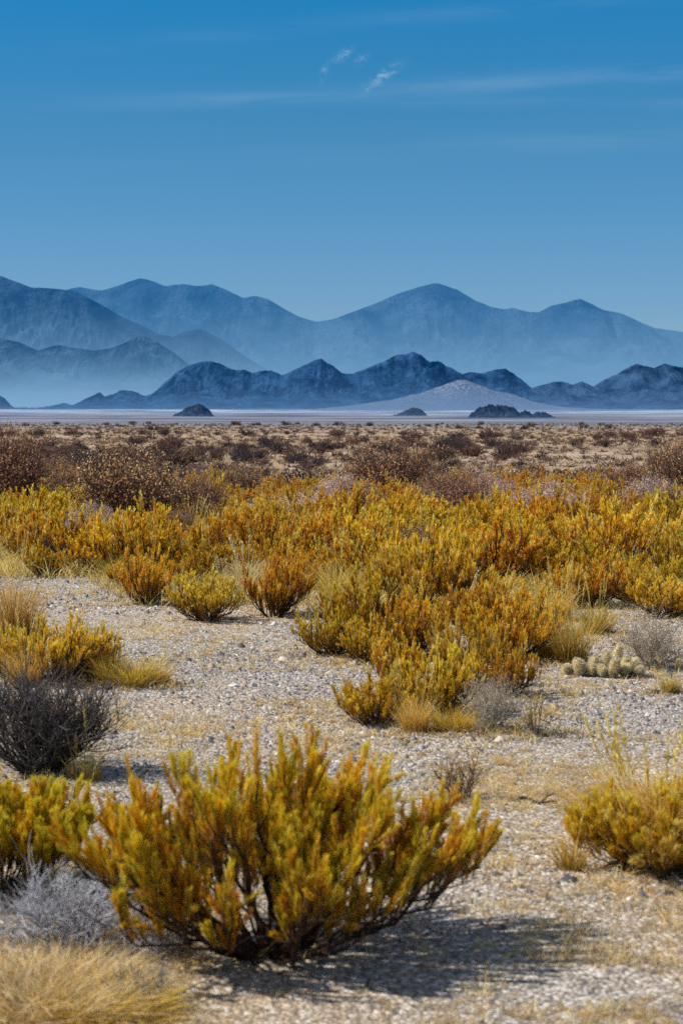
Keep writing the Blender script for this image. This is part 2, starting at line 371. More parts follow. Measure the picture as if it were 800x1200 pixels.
PAL = {  # base colour, tip colour of a plume
    'amber': [((.62, .27, .006), (1.0, .58, .02)), ((.58, .22, .008), (1.0, .47, .015)), ((.66, .34, .008), (1.0, .66, .03)), ((.50, .28, .008), (.96, .60, .03)), ((.80, .48, .08), (1.0, .74, .20)), ((.42, .14, .01), (.85, .33, .015)), ((.34, .12, .01), (.70, .26, .015))],
    'yellow': [((.72, .36, .008), (1.0, .64, .03)), ((.70, .30, .008), (1.0, .55, .02)), ((.60, .36, .01), (1.0, .64, .03)), ((.8, .5, .07), (1.0, .76, .24))],
    'green': [((.58, .24, .005), (1.0, .58, .02)), ((.62, .22, .006), (1.0, .48, .01)), ((.40, .30, .008), (.86, .72, .03)), ((.58, .30, .006), (1.0, .70, .025)), ((.18, .16, .01), (.46, .44, .025)), ((.66, .42, .01), (1.0, .84, .08)), ((.30, .25, .01), (.70, .64, .03)), ((.55, .17, .005), (1.0, .42, .01)), ((.6, .38, .008), (1.0, .80, .05)), ((.36, .14, .008), (.72, .32, .012))],
    'orange': [((.54, .16, .008), (1.0, .40, .02)), ((.52, .19, .01), (1.0, .48, .022)), ((.48, .21, .01), (.90, .48, .03)), ((.36, .15, .02), (.70, .34, .07)), ((.6, .38, .1), (.95, .66, .25))],
}
def brush_shrub(name, seed, H, W, nstem, nsub, needles, nl, nw, pal, fan=0.0, spread=1.0, stemcol=(.07, .042, .03), tmin=.3, plen=.3, psize=1.0, depth=1.0, edge=.48, epow=2.2, rmin=.66, sr=1.0, arch=0.0):
    """a woody fan of stems carrying upright brush-like plumes of fine needles"""
    rng = np.random.default_rng(seed); rnd = random.Random(seed)
    tb = Tubes(); tw = []      # twigs that bear a plume: p0, p1, size, palette entry
    P = PAL[pal]
    for s in range(nstem):
        az = rnd.uniform(0, 2 * math.pi)
        q = math.sqrt(rnd.random()) * 1.0 if s % 3 else rnd.uniform(.75, 1.0)
        rr = W / 2 * q * spread
        d = np.array([math.cos(az), math.sin(az) * depth, 0])
        env = H * (1 - edge * q ** epow) * rnd.uniform(rmin, 1.0)
        p0 = d * W * .04 * rnd.random() + np.array([rnd.uniform(-1, 1), rnd.uniform(-1, 1), 0]) * W * .02
        p0[2] = -.02
        p2 = d * rr + np.array([0, 0, env * .80])
        p1 = d * rr * (rnd.uniform(.55, .8) - arch * .6) + np.array([0, 0, env * (rnd.uniform(.18, .38) + arch * .35)])
        p1 += rng.normal(size=3) * W * .03
        pts = bez(p0, p1, p2, 9); pts[1:-1] += rng.normal(size=(7, 3)) * W * .008
        r0 = H * rnd.uniform(.009, .017) * sr
        cc = np.array(stemcol) * rnd.uniform(.6, 1.5)
        tb.add(pts, r0, r0 * .3, cc, 5)
        tw.append((pts[-2], pts[-1] + norm(pts[-1] - pts[-3]) * .25 * plen * H + np.array([0, 0, plen * H * .5]), 1.0, rnd.choice(P)))
        clump = rnd.choice(P)
        for k in range(nsub):
            t = tmin + (1 - tmin) * (k + rnd.random()) / nsub
            a = pts[0] * 0 + np.array([np.interp(t, np.linspace(0, 1, 9), pts[:, j]) for j in range(3)])
            tan = norm(pts[min(int(t * 8) + 1, 8)] - pts[int(t * 8) if t < 1 else 7])
            out = norm(np.array([a[0], a[1], 0]) + 1e-6)
            di = norm(tan * .75 + np.array([0, 0, .75]) + rng.normal(size=3) * .34 + out * .1)
            ln = plen * H * rnd.uniform(.7, 1.25) * (1.05 - .3 * t)
            b = a + di * ln * .55
            c = a + (di * .55 + np.array([0, 0, .35]) + rng.normal(size=3) * .08) * ln * 1.25
            pp = bez(a, b, c, 5)
            tb.add(pp, r0 * .42, r0 * .12, cc * 1.2, 3)
            pe = clump if rnd.random() < .45 else rnd.choice(P)
            sz = rnd.uniform(.75, 1.15)
            tw.append((pp[1], pp[-1] + norm(pp[-1] - pp[-2]) * ln * .12, sz, pe))
            if rnd.random() < .35:      # bare dead twig
                d3 = norm(di + rng.normal(size=3) * .5); e3 = a + d3 * ln * rnd.uniform(.7, 1.3)
                tb.add([a, (a + e3) / 2 + rng.normal(size=3) * .012, e3], r0 * .28, r0 * .1, np.array([.30, .20, .12]) * rnd.uniform(.4, 1.3), 3)
            if rnd.random() < .55:
                d2 = norm(di + rng.normal(size=3) * .45 + np.array([0, 0, .3]))
                e = pp[2] + d2 * ln * .6
                tb.add([pp[2], (pp[2] + e) / 2 + rng.normal(size=3) * .01, e], r0 * .25, r0 * .1, cc * 1.2, 3)
                tw.append((pp[2], e, sz * .8, pe if rnd.random() < .7 else rnd.choice(P)))
    n = len(tw)
    per = max(4, int(needles / n))
    A = np.array([t[0] for t in tw]); B = np.array([t[1] for t in tw]); S = np.array([t[2] for t in tw])
    C0 = np.array([t[3][0] for t in tw]); C1 = np.array([t[3][1] for t in tw])
    idx = np.repeat(np.arange(n), per); m = len(idx)
    q = rng.random(m) ** .8
    base = A[idx] + (B - A)[idx] * q[:, None]
    ax = norm((B - A)[idx])
    rad = rng.normal(size=(m, 3)); rad -= ax * (rad * ax).sum(1, keepdims=True); rad = norm(rad)
    spreadq = .30 + .35 * (1 - q)
    base = base + rad * (rng.random(m)[:, None]) * nl * .18 * psize
    dirs = ax + rad * spreadq[:, None] * rng.uniform(.4, 1.5, (m, 1)) * psize + np.array([0, 0, .25])
    ln = nl * S[idx] * rng.uniform(.6, 1.25, m) * (.55 + .9 * np.sin(np.pi * np.clip(q * .85 + .12, 0, 1)))
    wd = nw * rng.uniform(.7, 1.3, m)
    jit = rng.uniform(.5, 1.75, (m, 1)) * (.75 + .45 * q[:, None])
    zf = np.clip(base[:, 2:3] / H, 0, 1)  # low needles get darker colours, painting in the shaded interior
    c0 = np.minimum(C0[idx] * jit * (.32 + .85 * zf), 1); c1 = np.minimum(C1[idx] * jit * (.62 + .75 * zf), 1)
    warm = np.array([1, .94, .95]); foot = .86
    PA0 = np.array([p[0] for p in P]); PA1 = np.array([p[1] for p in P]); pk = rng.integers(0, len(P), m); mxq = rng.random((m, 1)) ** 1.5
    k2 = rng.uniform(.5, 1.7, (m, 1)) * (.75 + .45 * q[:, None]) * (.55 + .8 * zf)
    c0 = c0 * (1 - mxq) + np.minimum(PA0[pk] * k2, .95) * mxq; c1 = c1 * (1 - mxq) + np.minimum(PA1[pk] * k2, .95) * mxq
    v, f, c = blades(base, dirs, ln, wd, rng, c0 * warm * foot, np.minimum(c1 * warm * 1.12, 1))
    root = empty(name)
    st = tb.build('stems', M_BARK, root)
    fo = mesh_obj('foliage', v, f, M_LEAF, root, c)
    return root

def twig_shrub(name, seed, H, W, nstem, levels, col, rad=.004, up=.25, heads=0, headcol=(.5, .36, .2), hs=.012, wob=.12, sides=3, nk=4):
    """bare branching shrub of fine crossing twigs, with optional seed heads"""
    rng = np.random.default_rng(seed); rnd = random.Random(seed)
    tb = Tubes(); ends = []
    def grow(p, d, ln, r, lev):
        pts = [p]; dd = d
        for k in range(4):
            dd = norm(dd + rng.normal(size=3) * wob + np.array([0, 0, up * .25]))
            pts.append(pts[-1] + dd * ln / 4)
        c = np.array(col) * rnd.uniform(.55, 1.6)
        tb.add(pts, r, r * .45, c, sides if lev else 4)
        if lev >= levels: ends.append(pts[-1]); ends.append(pts[-2]); return
        for k in range(nk):
            a = pts[rnd.choice([1, 2, 3, 4, 4])]
            nd = norm(dd + rng.normal(size=3) * .62 + np.array([0, 0, up * .5]))
            grow(a, nd, ln * rnd.uniform(.45, .8), r * .6, lev + 1)
    for s in range(nstem):
        az = rnd.uniform(0, 2 * math.pi); q = math.sqrt(rnd.random())
        d = norm(np.array([math.cos(az) * q * W / 2, math.sin(az) * q * W / 2, H * (1 - .55 * q) + .02]))
        grow(np.array([math.cos(az), math.sin(az), 0]) * W * .05 * rnd.random() + [0, 0, -.02], d, math.hypot(H * (1 - .5 * q), W * q / 2) * .5, rad, 0)
    v = np.concatenate(tb.v); 
    # fit to the wanted outline
    zmax = np.percentile(v[:, 2], 99.5); xm = np.percentile(np.hypot(v[:, 0], v[:, 1]), 98)
    sc = np.array([W / 2 / xm, W / 2 / xm, H / zmax])
    tb.v = [a * sc for a in tb.v]
    root = empty(name)
    tb.build('stems', M_TWIG, root)
    if heads:
        E = np.array(ends) * sc
        k = rng.integers(0, len(E), heads); base = E[k] + rng.normal(size=(heads, 3)) * hs * 1.2
        cc = np.array(headcol) * rng.uniform(.5, 1.4, (heads, 1))
        v, f, c = blades(base, rng.normal(size=(heads, 3)) + [0, 0, .6], hs * rng.uniform(.6, 1.4, heads), hs * .5, rng, cc * .8, cc)
        mesh_obj('seed_heads', v, f, M_LEAF, root, c)  # the seed heads, built from small leaf shapes
    return root

def grass_blades(seed, H, W, n, wd, colA, colB, bend=.35, lean=.5, segs=3, sp=.22):
    rng = np.random.default_rng(seed)
    az = rng.uniform(0, 2 * np.pi, n); q = np.sqrt(rng.random(n))
    base = np.stack([np.cos(az) * q * W * sp, np.sin(az) * q * W * sp, np.full(n, -.01)], 1)
    az2 = az + rng.normal(size=n) * .6
    ti = lean * q * rng.uniform(.3, 1.2, n)
    d = np.stack([np.cos(az2) * np.sin(ti), np.sin(az2) * np.sin(ti), np.cos(ti)], 1)
    ln = H * rng.uniform(.45, 1.08, n)
    j = rng.uniform(.6, 1.25, (n, 1))
    mix = rng.random((n, 1))
    c0 = (np.array(colA[0]) * mix + np.array(colB[0]) * (1 - mix)) * j; c1 = (np.array(colA[1]) * mix + np.array(colB[1]) * (1 - mix)) * j
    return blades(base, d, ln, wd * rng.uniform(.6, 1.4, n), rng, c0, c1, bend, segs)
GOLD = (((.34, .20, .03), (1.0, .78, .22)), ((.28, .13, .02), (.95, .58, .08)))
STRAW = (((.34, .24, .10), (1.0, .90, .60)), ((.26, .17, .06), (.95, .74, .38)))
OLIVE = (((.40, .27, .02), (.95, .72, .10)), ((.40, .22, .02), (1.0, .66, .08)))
def grass_tuft(name, seed, H, W, n, wd, pal, seedheads=0, own=False, **kw):
    root = empty(name)
    v, f, c = grass_blades(seed, H, W, n, wd, pal[0], pal[1], **kw)
    vs = [v]; fs = [f]; cs = [c]; off = len(v)
    rng = np.random.default_rng(seed + 1)
    for k in range(seedheads):
        az = rng.uniform(0, 6.28); r = W * .2 * math.sqrt(rng.random()); ti = rng.uniform(0, .35)
        p0 = np.array([math.cos(az) * r, math.sin(az) * r, 0]); d = np.array([math.cos(az) * math.sin(ti), math.sin(az) * math.sin(ti), math.cos(ti)])
        ln = H * rng.uniform(1.0, 1.4)
        pts = [p0, p0 + d * ln * .5, p0 + d * ln + np.array([math.cos(az), math.sin(az), 0]) * ln * .08]
        m = 26; q = rng.uniform(.72, 1.02, m)[:, None]
        b = np.asarray(pts[1]) * (2 - 2 * q) + np.asarray(pts[2]) * (2 * q - 1)
        cc = np.array(pal[0][1]) * rng.uniform(.7, 1.15, (m, 1))
        v, f, c = blades(b, d + rng.normal(size=(m, 3)) * .35, wd * rng.uniform(3, 6, m), wd * .8, rng, cc * .8, cc)
        tb = Tubes(); tb.add(pts, wd * .4, wd * .25, np.array(pal[0][1]) * .8, 3)
        if own:
            st = tb.build('seed_stalk', M_GRASS, root)
            mesh_obj('seed_spike', v, f, M_GRASS, st, c)
        else:
            tv = np.concatenate(tb.v); tf = np.concatenate(tb.f); tf = np.concatenate([tf[:, [0, 1, 2]], tf[:, [0, 2, 3]]])
            vs.append(tv); fs.append(tf + off); cs.append(np.concatenate(tb.c)); off += len(tv)
            vs.append(v); fs.append(f + off); cs.append(c); off += len(v)
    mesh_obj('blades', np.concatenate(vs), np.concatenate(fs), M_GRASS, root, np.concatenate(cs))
    return root

def flat_mesh(root):
    """joins a proto's parts into one mesh object for copies too small to show parts"""
    vs = []; cs = []; mats = []; tris = []; mi = []; off = 0
    for ch in [o for o in bpy.data.objects if o.parent == root]:
        me = ch.data; nv = len(me.vertices)
        v = np.zeros(nv * 3, np.float32); me.vertices.foreach_get('co', v)
        c = np.zeros(nv * 4, np.float32); me.color_attributes['Col'].data.foreach_get('color', c)
        me.calc_loop_triangles(); t = np.zeros(len(me.loop_triangles) * 3, np.int32); me.loop_triangles.foreach_get('vertices', t)
        vs.append(v.reshape(-1, 3)); cs.append(c.reshape(-1, 4)); tris.append(t.reshape(-1, 3) + off); mi += [len(mats)] * (len(t) // 3); mats.append(me.materials[0]); off += nv
    o = mesh_obj(root.name, np.concatenate(vs), np.concatenate(tris), mats[0], None, np.concatenate(cs))
    for m in mats[1:]: o.data.materials.append(m)
    o.data.polygons.foreach_set('material_index', np.array(mi, np.int32))
    return o
def kids(root): return [o for o in bpy.data.objects if o.parent == root]
class Proto:
    def __init__(s, root, H): s.root = root; s.kids = kids(root); s.H = H; s.used = False; s.name = root.name.split('.')[0]
    def place(s, x, y, h, rot, wscale=1.0, tilt=0.0):
        k = h / s.H
        if not s.used: o = s.root; s.used = True
        else:
            o = s.root.copy(); o.name = s.name; COL.objects.link(o)
            for c in s.kids:
                cc = c.copy(); cc.name = c.name.split('.')[0]; COL.objects.link(cc); cc.parent = o
        o.location = (x, y, gh(x, y) - .005); o.rotation_euler = (tilt, 0, rot); o.scale = (k * wscale, k * wscale, k)
        for key in ('label', 'group', 'category'):
            if key in o: del o[key]
        return o
    def drop(s):
        if not s.used:
            for c in s.kids: bpy.data.objects.remove(c)
            bpy.data.objects.remove(s.root)

def hgt(pb, pt, px=400):
    """world height of something whose base is at row pb and top at row pt"""
    x, y = ray(px, pb); 
    c, s = math.cos(PITCH), math.sin(PITCH); v = (600 - pt) / F
    return CAMH + y * (v * c - s) / (c + v * s) - gh(x, y)
def wid(pb, w): return w / F * ray(400, pb)[1]

# --- foreground things, each built for its place
def put(o, px, py, rot=0.0):
    x, y = ray(px, py); o.location = (x, y, gh(x, y) - .005); o.rotation_euler = (0, 0, rot); return o

o = put(brush_shrub('brush_shrub', 101, hgt(1118, 842), wid(1118, 540), 70, 11, 110000, .030, .0020, 'green', tmin=.46, plen=.25, depth=.7, psize=.8, edge=.55, epow=3.0, rmin=.66, sr=.8, arch=.2), 322, 1118, .4)
tag(o, 'largest shrub, fan shaped with green and orange plumes on dark arching stems', 'shrub')
o = put(brush_shrub('brush_shrub', 107, hgt(1050, 905), wid(1050, 260), 52, 12, 66000, .032, .0020, 'green', tmin=.3, plen=.28, depth=.8, psize=.75, epow=3, sr=.8), 0, 1045, 1.0)
tag(o, 'green and orange brush shrub cut by the left edge, directly above the grey dead twigs', 'shrub')
o = put(brush_shrub('brush_shrub', 113, hgt(1025, 915), wid(1025, 230), 40, 9, 40000, .03, .0028, 'yellow', tmin=.15, plen=.34, stemcol=(.09, .06, .03)), 778, 1022, 2.0)
tag(o, 'yellow green leafy shrub at the right edge with golden grass growing behind it', 'shrub')
o = put(grass_tuft('grass_tuft', 119, hgt(1010, 880), wid(1010, 230), 3400, .0058, GOLD, 26, own=True), 772, 1006)
tag(o, 'tall golden grass tuft with seed spikes behind the yellow green shrub at right', 'grass tuft')
o = put(grass_tuft('grass_tuft', 123, hgt(1020, 955), wid(1020, 60), 160, .004, GOLD, 2, own=True), 668, 1018)
tag(o, 'thin golden grass tuft left of the yellow green shrub at the right edge', 'grass tuft')
o = put(twig_shrub('dead_shrub', 131, hgt(910, 785), wid(910, 200), 74, 2, (.07, .06, .06), .0048, up=.3, nk=5, wob=.1), 45, 905)
tag(o, 'dark charcoal bare shrub of dense spiky twigs beside the gravel on the left', 'shrub')
for k, (px, pb, pt) in enumerate([(92, 912, 865), (108, 915, 850)]):
    o = put(grass_tuft('grass_tuft', 140 + k, hgt(pb, pt), .16, 60, .004, GOLD, 2, own=True, lean=.3), px, pb)
    tag(o, ['thin golden stalks in front of the charcoal bare shrub, shorter of two', 'thin golden stalks in front of the charcoal bare shrub, taller of two'][k], 'grass tuft')
o = put(twig_shrub('dead_shrub', 151, hgt(940, 875), wid(940, 75), 14, 2, (.14, .08, .045), .003, up=.2, nk=4, heads=500, headcol=(.45, .27, .1), hs=.008), 540, 938)
tag(o, 'small dark brown twiggy plant on the gravel just right of the largest shrub', 'shrub')
o = put(twig_shrub('dead_shrub', 157, hgt(1120, 1025), wid(1120, 250), 60, 2, (.44, .44, .48), .003, up=.05, nk=5, wob=.16), 75, 1105)
tag(o, 'pale silver grey heap of dead twigs left of the largest shrub', 'shrub')
o = put(twig_shrub('dead_shrub', 163, hgt(1165, 1105), wid(1165, 110), 16, 2, (.22, .20, .21), .0028, up=.2, nk=4), 170, 1180)
tag(o, 'small grey dead twigs near the bottom edge, right of the cream grass mound', 'shrub')
o = put(grass_tuft('grass_tuft', 171, hgt(1195, 1108), wid(1195, 230), 3200, .0045, (STRAW[0], ((.30, .17, .03), (1.0, .70, .24))), 0, bend=.5, lean=1.0, sp=.46), 50, 1180)
tag(o, 'cream and orange dry grass mound in the bottom left corner', 'grass tuft')
o = put(grass_tuft('grass_tuft', 172, hgt(1200, 1128), wid(1200, 130), 1100, .0045, GOLD, 0, bend=.5, lean=1.0, sp=.42), 128, 1192)
tag(o, 'smaller golden grass mound just right of the cream mound in the bottom left corner', 'grass tuft')
o = put(twig_shrub('dead_shrub', 174, hgt(1130, 1060), wid(1130, 130), 30, 2, (.34, .32, .33), .003, up=.05, nk=5, wob=.2), 190, 1118)
tag(o, 'low grey dead twigs between the silver grey heap and the largest shrub', 'shrub')
# fallen stick
tb = Tubes(); x0, y0 = ray(606, 940); x1, y1 = ray(652, 944)
pts = [np.array([x0 + (x1 - x0) * t, y0 + (y1 - y0) * t + .02 * math.sin(t * 7), gh(x0, y0) + .012 + .006 * math.sin(t * 9)]) for t in np.linspace(0, 1, 8)]
tb.add(pts, .007, .003, (.09, .06, .045), 6)
tb.add([pts[4], pts[4] + np.array([.03, .03, .02]), pts[4] + np.array([.06, .05, .03])], .004, .002, (.09, .06, .045), 5)
tag(tb.build('fallen_stick', M_BARK), 'dark fallen stick lying on the gravel between the largest shrub and the right edge', 'stick')
# white split root under the big shrub
tb = Tubes(); x0, y0 = ray(344, 1125)
for a, b in (((-.02, .03, .10), (.0, -.02, -.01)), ((-.10, .02, .12), (.01, -.01, .09)), ((.0, -.01, .08), (.09, -.03, .11))):
    p = np.linspace(a, b, 6) + np.random.default_rng(4).normal(size=(6, 3)) * .006 + [x0, y0, gh(x0, y0)]
    tb.add(p, .0065, .004, (.38, .38, .42), 6)
tag(tb.build('dead_branch', M_BARK), 'bleached grey forked dead branch at the foot of the largest shrub', 'branch')

# --- mid ground prototypes
def mk(fn, *a, H=1.0, **k): return Proto(fn(*a, **k), H)
PR = {}
for i_, (pal, sd) in enumerate([('amber', 1), ('amber', 2), ('amber', 3), ('yellow', 4), ('yellow', 5), ('orange', 6), ('orange', 7)]):
    PR.setdefault(pal, []).append(mk(brush_shrub, 'brush_shrub', 300 + sd, .6, .82 if sd % 2 else .95, 32, 10, 11500, .036, .0050, pal, tmin=.15, plen=.26, psize=.85, rmin=.5, H=.6))
PR['gold'] = [mk(grass_tuft, 'grass_tuft', 330 + k, .4, .55, 420, .0055, GOLD, 8, H=.4) for k in range(2)]
PR['olive'] = [mk(grass_tuft, 'grass_tuft', 335 + k, .4, .7, 600, .0055, OLIVE, 0, lean=.9, H=.4) for k in range(1)]
PR['straw'] = [mk(grass_tuft, 'grass_tuft', 340 + k, .4, .6, 420, .006, STRAW, 6, lean=.7, H=.4) for k in range(2)]
PR['buff'] = [mk(twig_shrub, 'dry_shrub', 350 + k, .5, .8, 34, 2, (.34, .29, .25), .004, up=.2, nk=5, heads=3500, headcol=(.55, .45, .30), hs=.014, H=.5) for k in range(2)]
PR['lilac'] = [mk(twig_shrub, 'dry_shrub', 360 + k, .6, 1.1, 40, 2, (.30, .20, .18), .006, up=.15, nk=5, heads=7000, headcol=(.80, .60, .52), hs=.018, H=.6) for k in range(1)]
PR['brown'] = [mk(twig_shrub, 'bare_shrub', 370 + k, .9, 1.5, 46, 2, (.13, .07, .055), .010, up=.2, nk=6, heads=4500, headcol=(.62, .36, .18), hs=.026, H=.9) for k in range(3)]
PR['dark'] = [mk(twig_shrub, 'bare_shrub', 380 + k, .7, 1.0, 40, 2, (.06, .045, .045), .008, up=.2, nk=5, H=.7) for k in range(1)]
PR['thorn'] = [mk(twig_shrub, 'thorn_shrub', 386, .35, .4, 10, 2, (.13, .085, .045), .0042, up=.35, nk=3, heads=240, headcol=(.5, .36, .08), hs=.012, H=.35)]
rng = random.Random(77)

CNT = {}
PLACED = []
def shrub(kind, px, pb, pt, w=None, label=None, cat='shrub', group=None, var=None, rot=None, pxw=None):
    p = PR[kind][var if var is not None else rng.randrange(len(PR[kind]))]
    x, y = ray(px, pb); h = hgt(pb, pt, px)
    o = p.place(x, y, h, rng.uniform(0, 6.28) if rot is None else rot, 1.0, rng.uniform(-.06, .06))
    if pxw is not None:
        want = wid(pb, pxw); have = max(o.scale.x * 1e-6, 1e-6)
        # natural width of the proto at scale 1
        me = p.kids[0].data; nat = p.__dict__.setdefault('nat', None)
        if nat is None:
            v = np.zeros(len(me.vertices) * 3, np.float32); me.vertices.foreach_get('co', v); v = v.reshape(-1, 3)
            nat = p.nat = float(np.percentile(np.hypot(v[:, 0], v[:, 1]), 97) * 2)
        s = want / nat; s = min(max(s, o.scale.z * .55), o.scale.z * 1.7)
        o.scale.x = s; o.scale.y = s
    tag(o, label, cat, group)
    PLACED.append((x, y, h))
    return o
HEROES = [
 # kind, px, base, top, width, label, category
 ('yellow', 62, 797, 700, 130, 'large yellow amber brush shrub at the left, directly above the charcoal bare shrub', 'shrub', 0),
 ('yellow', 8, 790, 722, 70, 'yellow brush shrub cut by the left edge, above the charcoal bare shrub', 'shrub', 0),
 ('amber', 112, 790, 735, 60, 'small amber shrub beside a low olive grass tuft on the left gravel', 'shrub', 2),
 ('olive', 155, 803, 752, 105, 'low olive yellow grass tuft spreading onto the gravel at left', 'grass tuft', 0),
 ('gold', 20, 745, 640, 60, 'tall pale golden grass at the left edge above the sand patch', 'grass tuft', 0),
 ('yellow', 242, 727, 655, 95, 'rounded yellow shrub at the top edge of the gravel casting a black shadow right', 'shrub', 1),
 ('amber', 170, 708, 625, 70, 'amber shrub left of the rounded yellow shrub on the gravel edge', 'shrub', 1),
 ('amber', 322, 722, 630, 85, 'amber shrub just right of the rounded yellow shrub on the gravel edge', 'shrub', 0),
 ('yellow', 388, 768, 695, 85, 'yellow amber shrub standing out into the gravel, left of the shrub cluster', 'shrub', 0),
 ('amber', 425, 762, 655, 110, 'tall amber shrub at the left of the central cluster', 'shrub', 2),
 ('amber', 480, 770, 672, 90, 'amber shrub in the middle of the central cluster above the gravel', 'shrub', 0),
 ('amber', 440, 848, 778, 100, 'low fan shaped amber shrub lowest left in the central cluster', 'shrub', 0),
 ('yellow', 512, 838, 735, 110, 'bright yellow shrub in the front of the central cluster', 'shrub', 1),
 ('yellow', 545, 802, 700, 95, 'bright yellow shrub behind the front one in the central cluster', 'shrub', 0),
 ('buff', 575, 857, 792, 80, 'rounded straw brown dry shrub at the front right of the central cluster', 'shrub', 0),
 ('yellow', 105, 793, 722, 85, 'yellow shrub rising behind the small amber shrub on the left gravel', 'shrub', 1),
 ('gold', 30, 803, 738, 70, 'golden grass in front of the leftmost amber and yellow shrubs', 'grass tuft', 1),
 ('gold', 128, 800, 745, 60, 'golden grass between the small amber shrub and the low olive tuft', 'grass tuft', 0),
 ('amber', 470, 808, 735, 80, 'amber shrub behind the lowest left shrub of the central cluster', 'shrub', 2),
 ('amber', 592, 815, 738, 80, 'amber shrub behind the rounded straw brown dry shrub', 'shrub', 1),
 ('yellow', 430, 775, 712, 70, 'small yellow shrub at the left foot of the central cluster', 'shrub', 1),
 ('amber', 690, 712, 640, 90, 'amber shrub at the edge of the light sand right of the cluster', 'shrub', 2),
 ('yellow', 740, 706, 640, 80, 'yellow shrub above the pale buff shrub at right', 'shrub', 0),
 ('yellow', 620, 742, 672, 80, 'yellow shrub behind the large orange amber shrub', 'shrub', 0),
 ('gold', 486, 858, 795, 60, 'curling golden grass low at the front of the central shrub cluster', 'grass tuft', 0),
 ('gold', 655, 728, 672, 60, 'golden grass behind the golden tuft and the cactus clump', 'grass tuft', 1),
 ('straw', 720, 700, 678, 80, 'pale straw patch on the light sand right of the central cluster', 'grass tuft', 0),
 ('gold', 185, 802, 768, 50, 'small golden tuft at the right end of the olive yellow grass on gravel', 'grass tuft', 0),
 ('olive', 530, 856, 812, 80, 'curling yellow grass at the foot of the bright yellow shrub', 'grass tuft', 0),
 ('thorn', 628, 862, 800, 60, 'thin dark thorny plant right of the rounded straw brown dry shrub', 'shrub', 0),
 ('amber', 598, 772, 672, 125, 'large orange amber shrub right of the central cluster', 'shrub', 1),
 ('amber', 560, 748, 660, 90, 'amber shrub behind the central cluster to its right', 'shrub', 2),
 ('gold', 668, 776, 690, 75, 'tall golden grass tuft directly behind the pale cactus clump', 'grass tuft', 1),
 ('gold', 642, 772, 700, 55, 'golden grass tuft between the large orange amber shrub and the cactus', 'grass tuft', 0),
 ('gold', 700, 742, 690, 60, 'golden grass tuft behind the pale buff shrub at right', 'grass tuft', 0),
 ('buff', 765, 782, 716, 105, 'pale buff grey dry shrub at the right, above the cactus clump', 'shrub', 1),
 ('gold', 785, 812, 778, 34, 'small golden tuft alone on gravel at the right edge below pale buff shrub', 'grass tuft', 0),
 ('yellow', 780, 722, 660, 95, 'yellow shrub at the right edge behind the pale buff shrub', 'shrub', 1),
 ('orange', 18, 604, 515, 130, None, 'shrub', 0),
 ('brown', 158, 624, 528, 160, 'large bare brown shrub with buff seed heads in the left brush field', 'shrub', 0),
 ('brown', 12, 610, 506, 140, 'large brown bare shrub at the left edge rising above the brush field', 'shrub', 1),
 ('dark', 22, 632, 590, 90, 'black brown bare shrub low at the left edge of the brush field', 'shrub', 0),
 ('brown', 452, 596, 516, 135, 'rounded bare red brown shrub rising above the middle of the brush field', 'shrub', 2),
 ('brown', 795, 596, 515, 110, 'bare brown shrub at the right edge rising above the brush field', 'shrub', 0),
 ('lilac', 345, 622, 580, 120, 'pinkish grey dry shrub in the middle of the brush field', 'shrub', 0),
 ('lilac', 395, 612, 578, 90, 'pinkish grey dry shrub right of a wider similar one in the brush field', 'shrub', 0),
 ('straw', 571, 615, 582, 34, 'pale whitish grass tuft in the right half of the brush field', 'grass tuft', 0),
 ('straw', 20, 640, 605, 90, 'pale straw grass patch at the left edge of the brush field', 'grass tuft', 1),
 ('straw', 68, 640, 612, 60, 'pale straw grass patch second from the left edge of the brush field', 'grass tuft', 0),
]
for kind, px, pb, pt, w, lab, cat, var in HEROES:
    if lab is None: continue
    shrub(kind, px, pb, pt, label=lab, cat=cat, var=min(var, len(PR[kind]) - 1), pxw=w)

# --- the brush field
EDGE = [(-200, 672), (0, 674), (100, 678), (150, 703), (340, 712), (420, 730), (560, 742), (650, 725), (690, 690), (760, 700), (800, 712), (1000, 715)]
def edge(px): return float(np.interp(px, [e[0] for e in EDGE], [e[1] for e in EDGE]))
field = []
def too_close(x, y, r):
    return any((x - a) ** 2 + (y - b) ** 2 < r * r for a, b, _ in PLACED)
def scatter(d0, d1, spacing, n_try, fn, margin=40):
    for _ in range(n_try):
        d = math.sqrt(rng.uniform(d0 * d0, d1 * d1)); px = rng.uniform(-margin, 800 + margin)
        x = (px - 400) / F * d; pxx, py = proj(x, d, gh(x, d))
        if py > edge(px): continue
        if too_close(x, d, spacing * rng.uniform(.8, 1.15)): continue
        fn(x, d, px, py)
BAND = {}
def add(kind, x, y, h, ws, group, cat):
    p = rng.choice(PR[kind]); o = p.place(x, y, h, rng.uniform(0, 6.28), ws, rng.uniform(-.07, .07))
    PLACED.append((x, y, h)); field.append((o, kind, x, y, h, cat)); return o
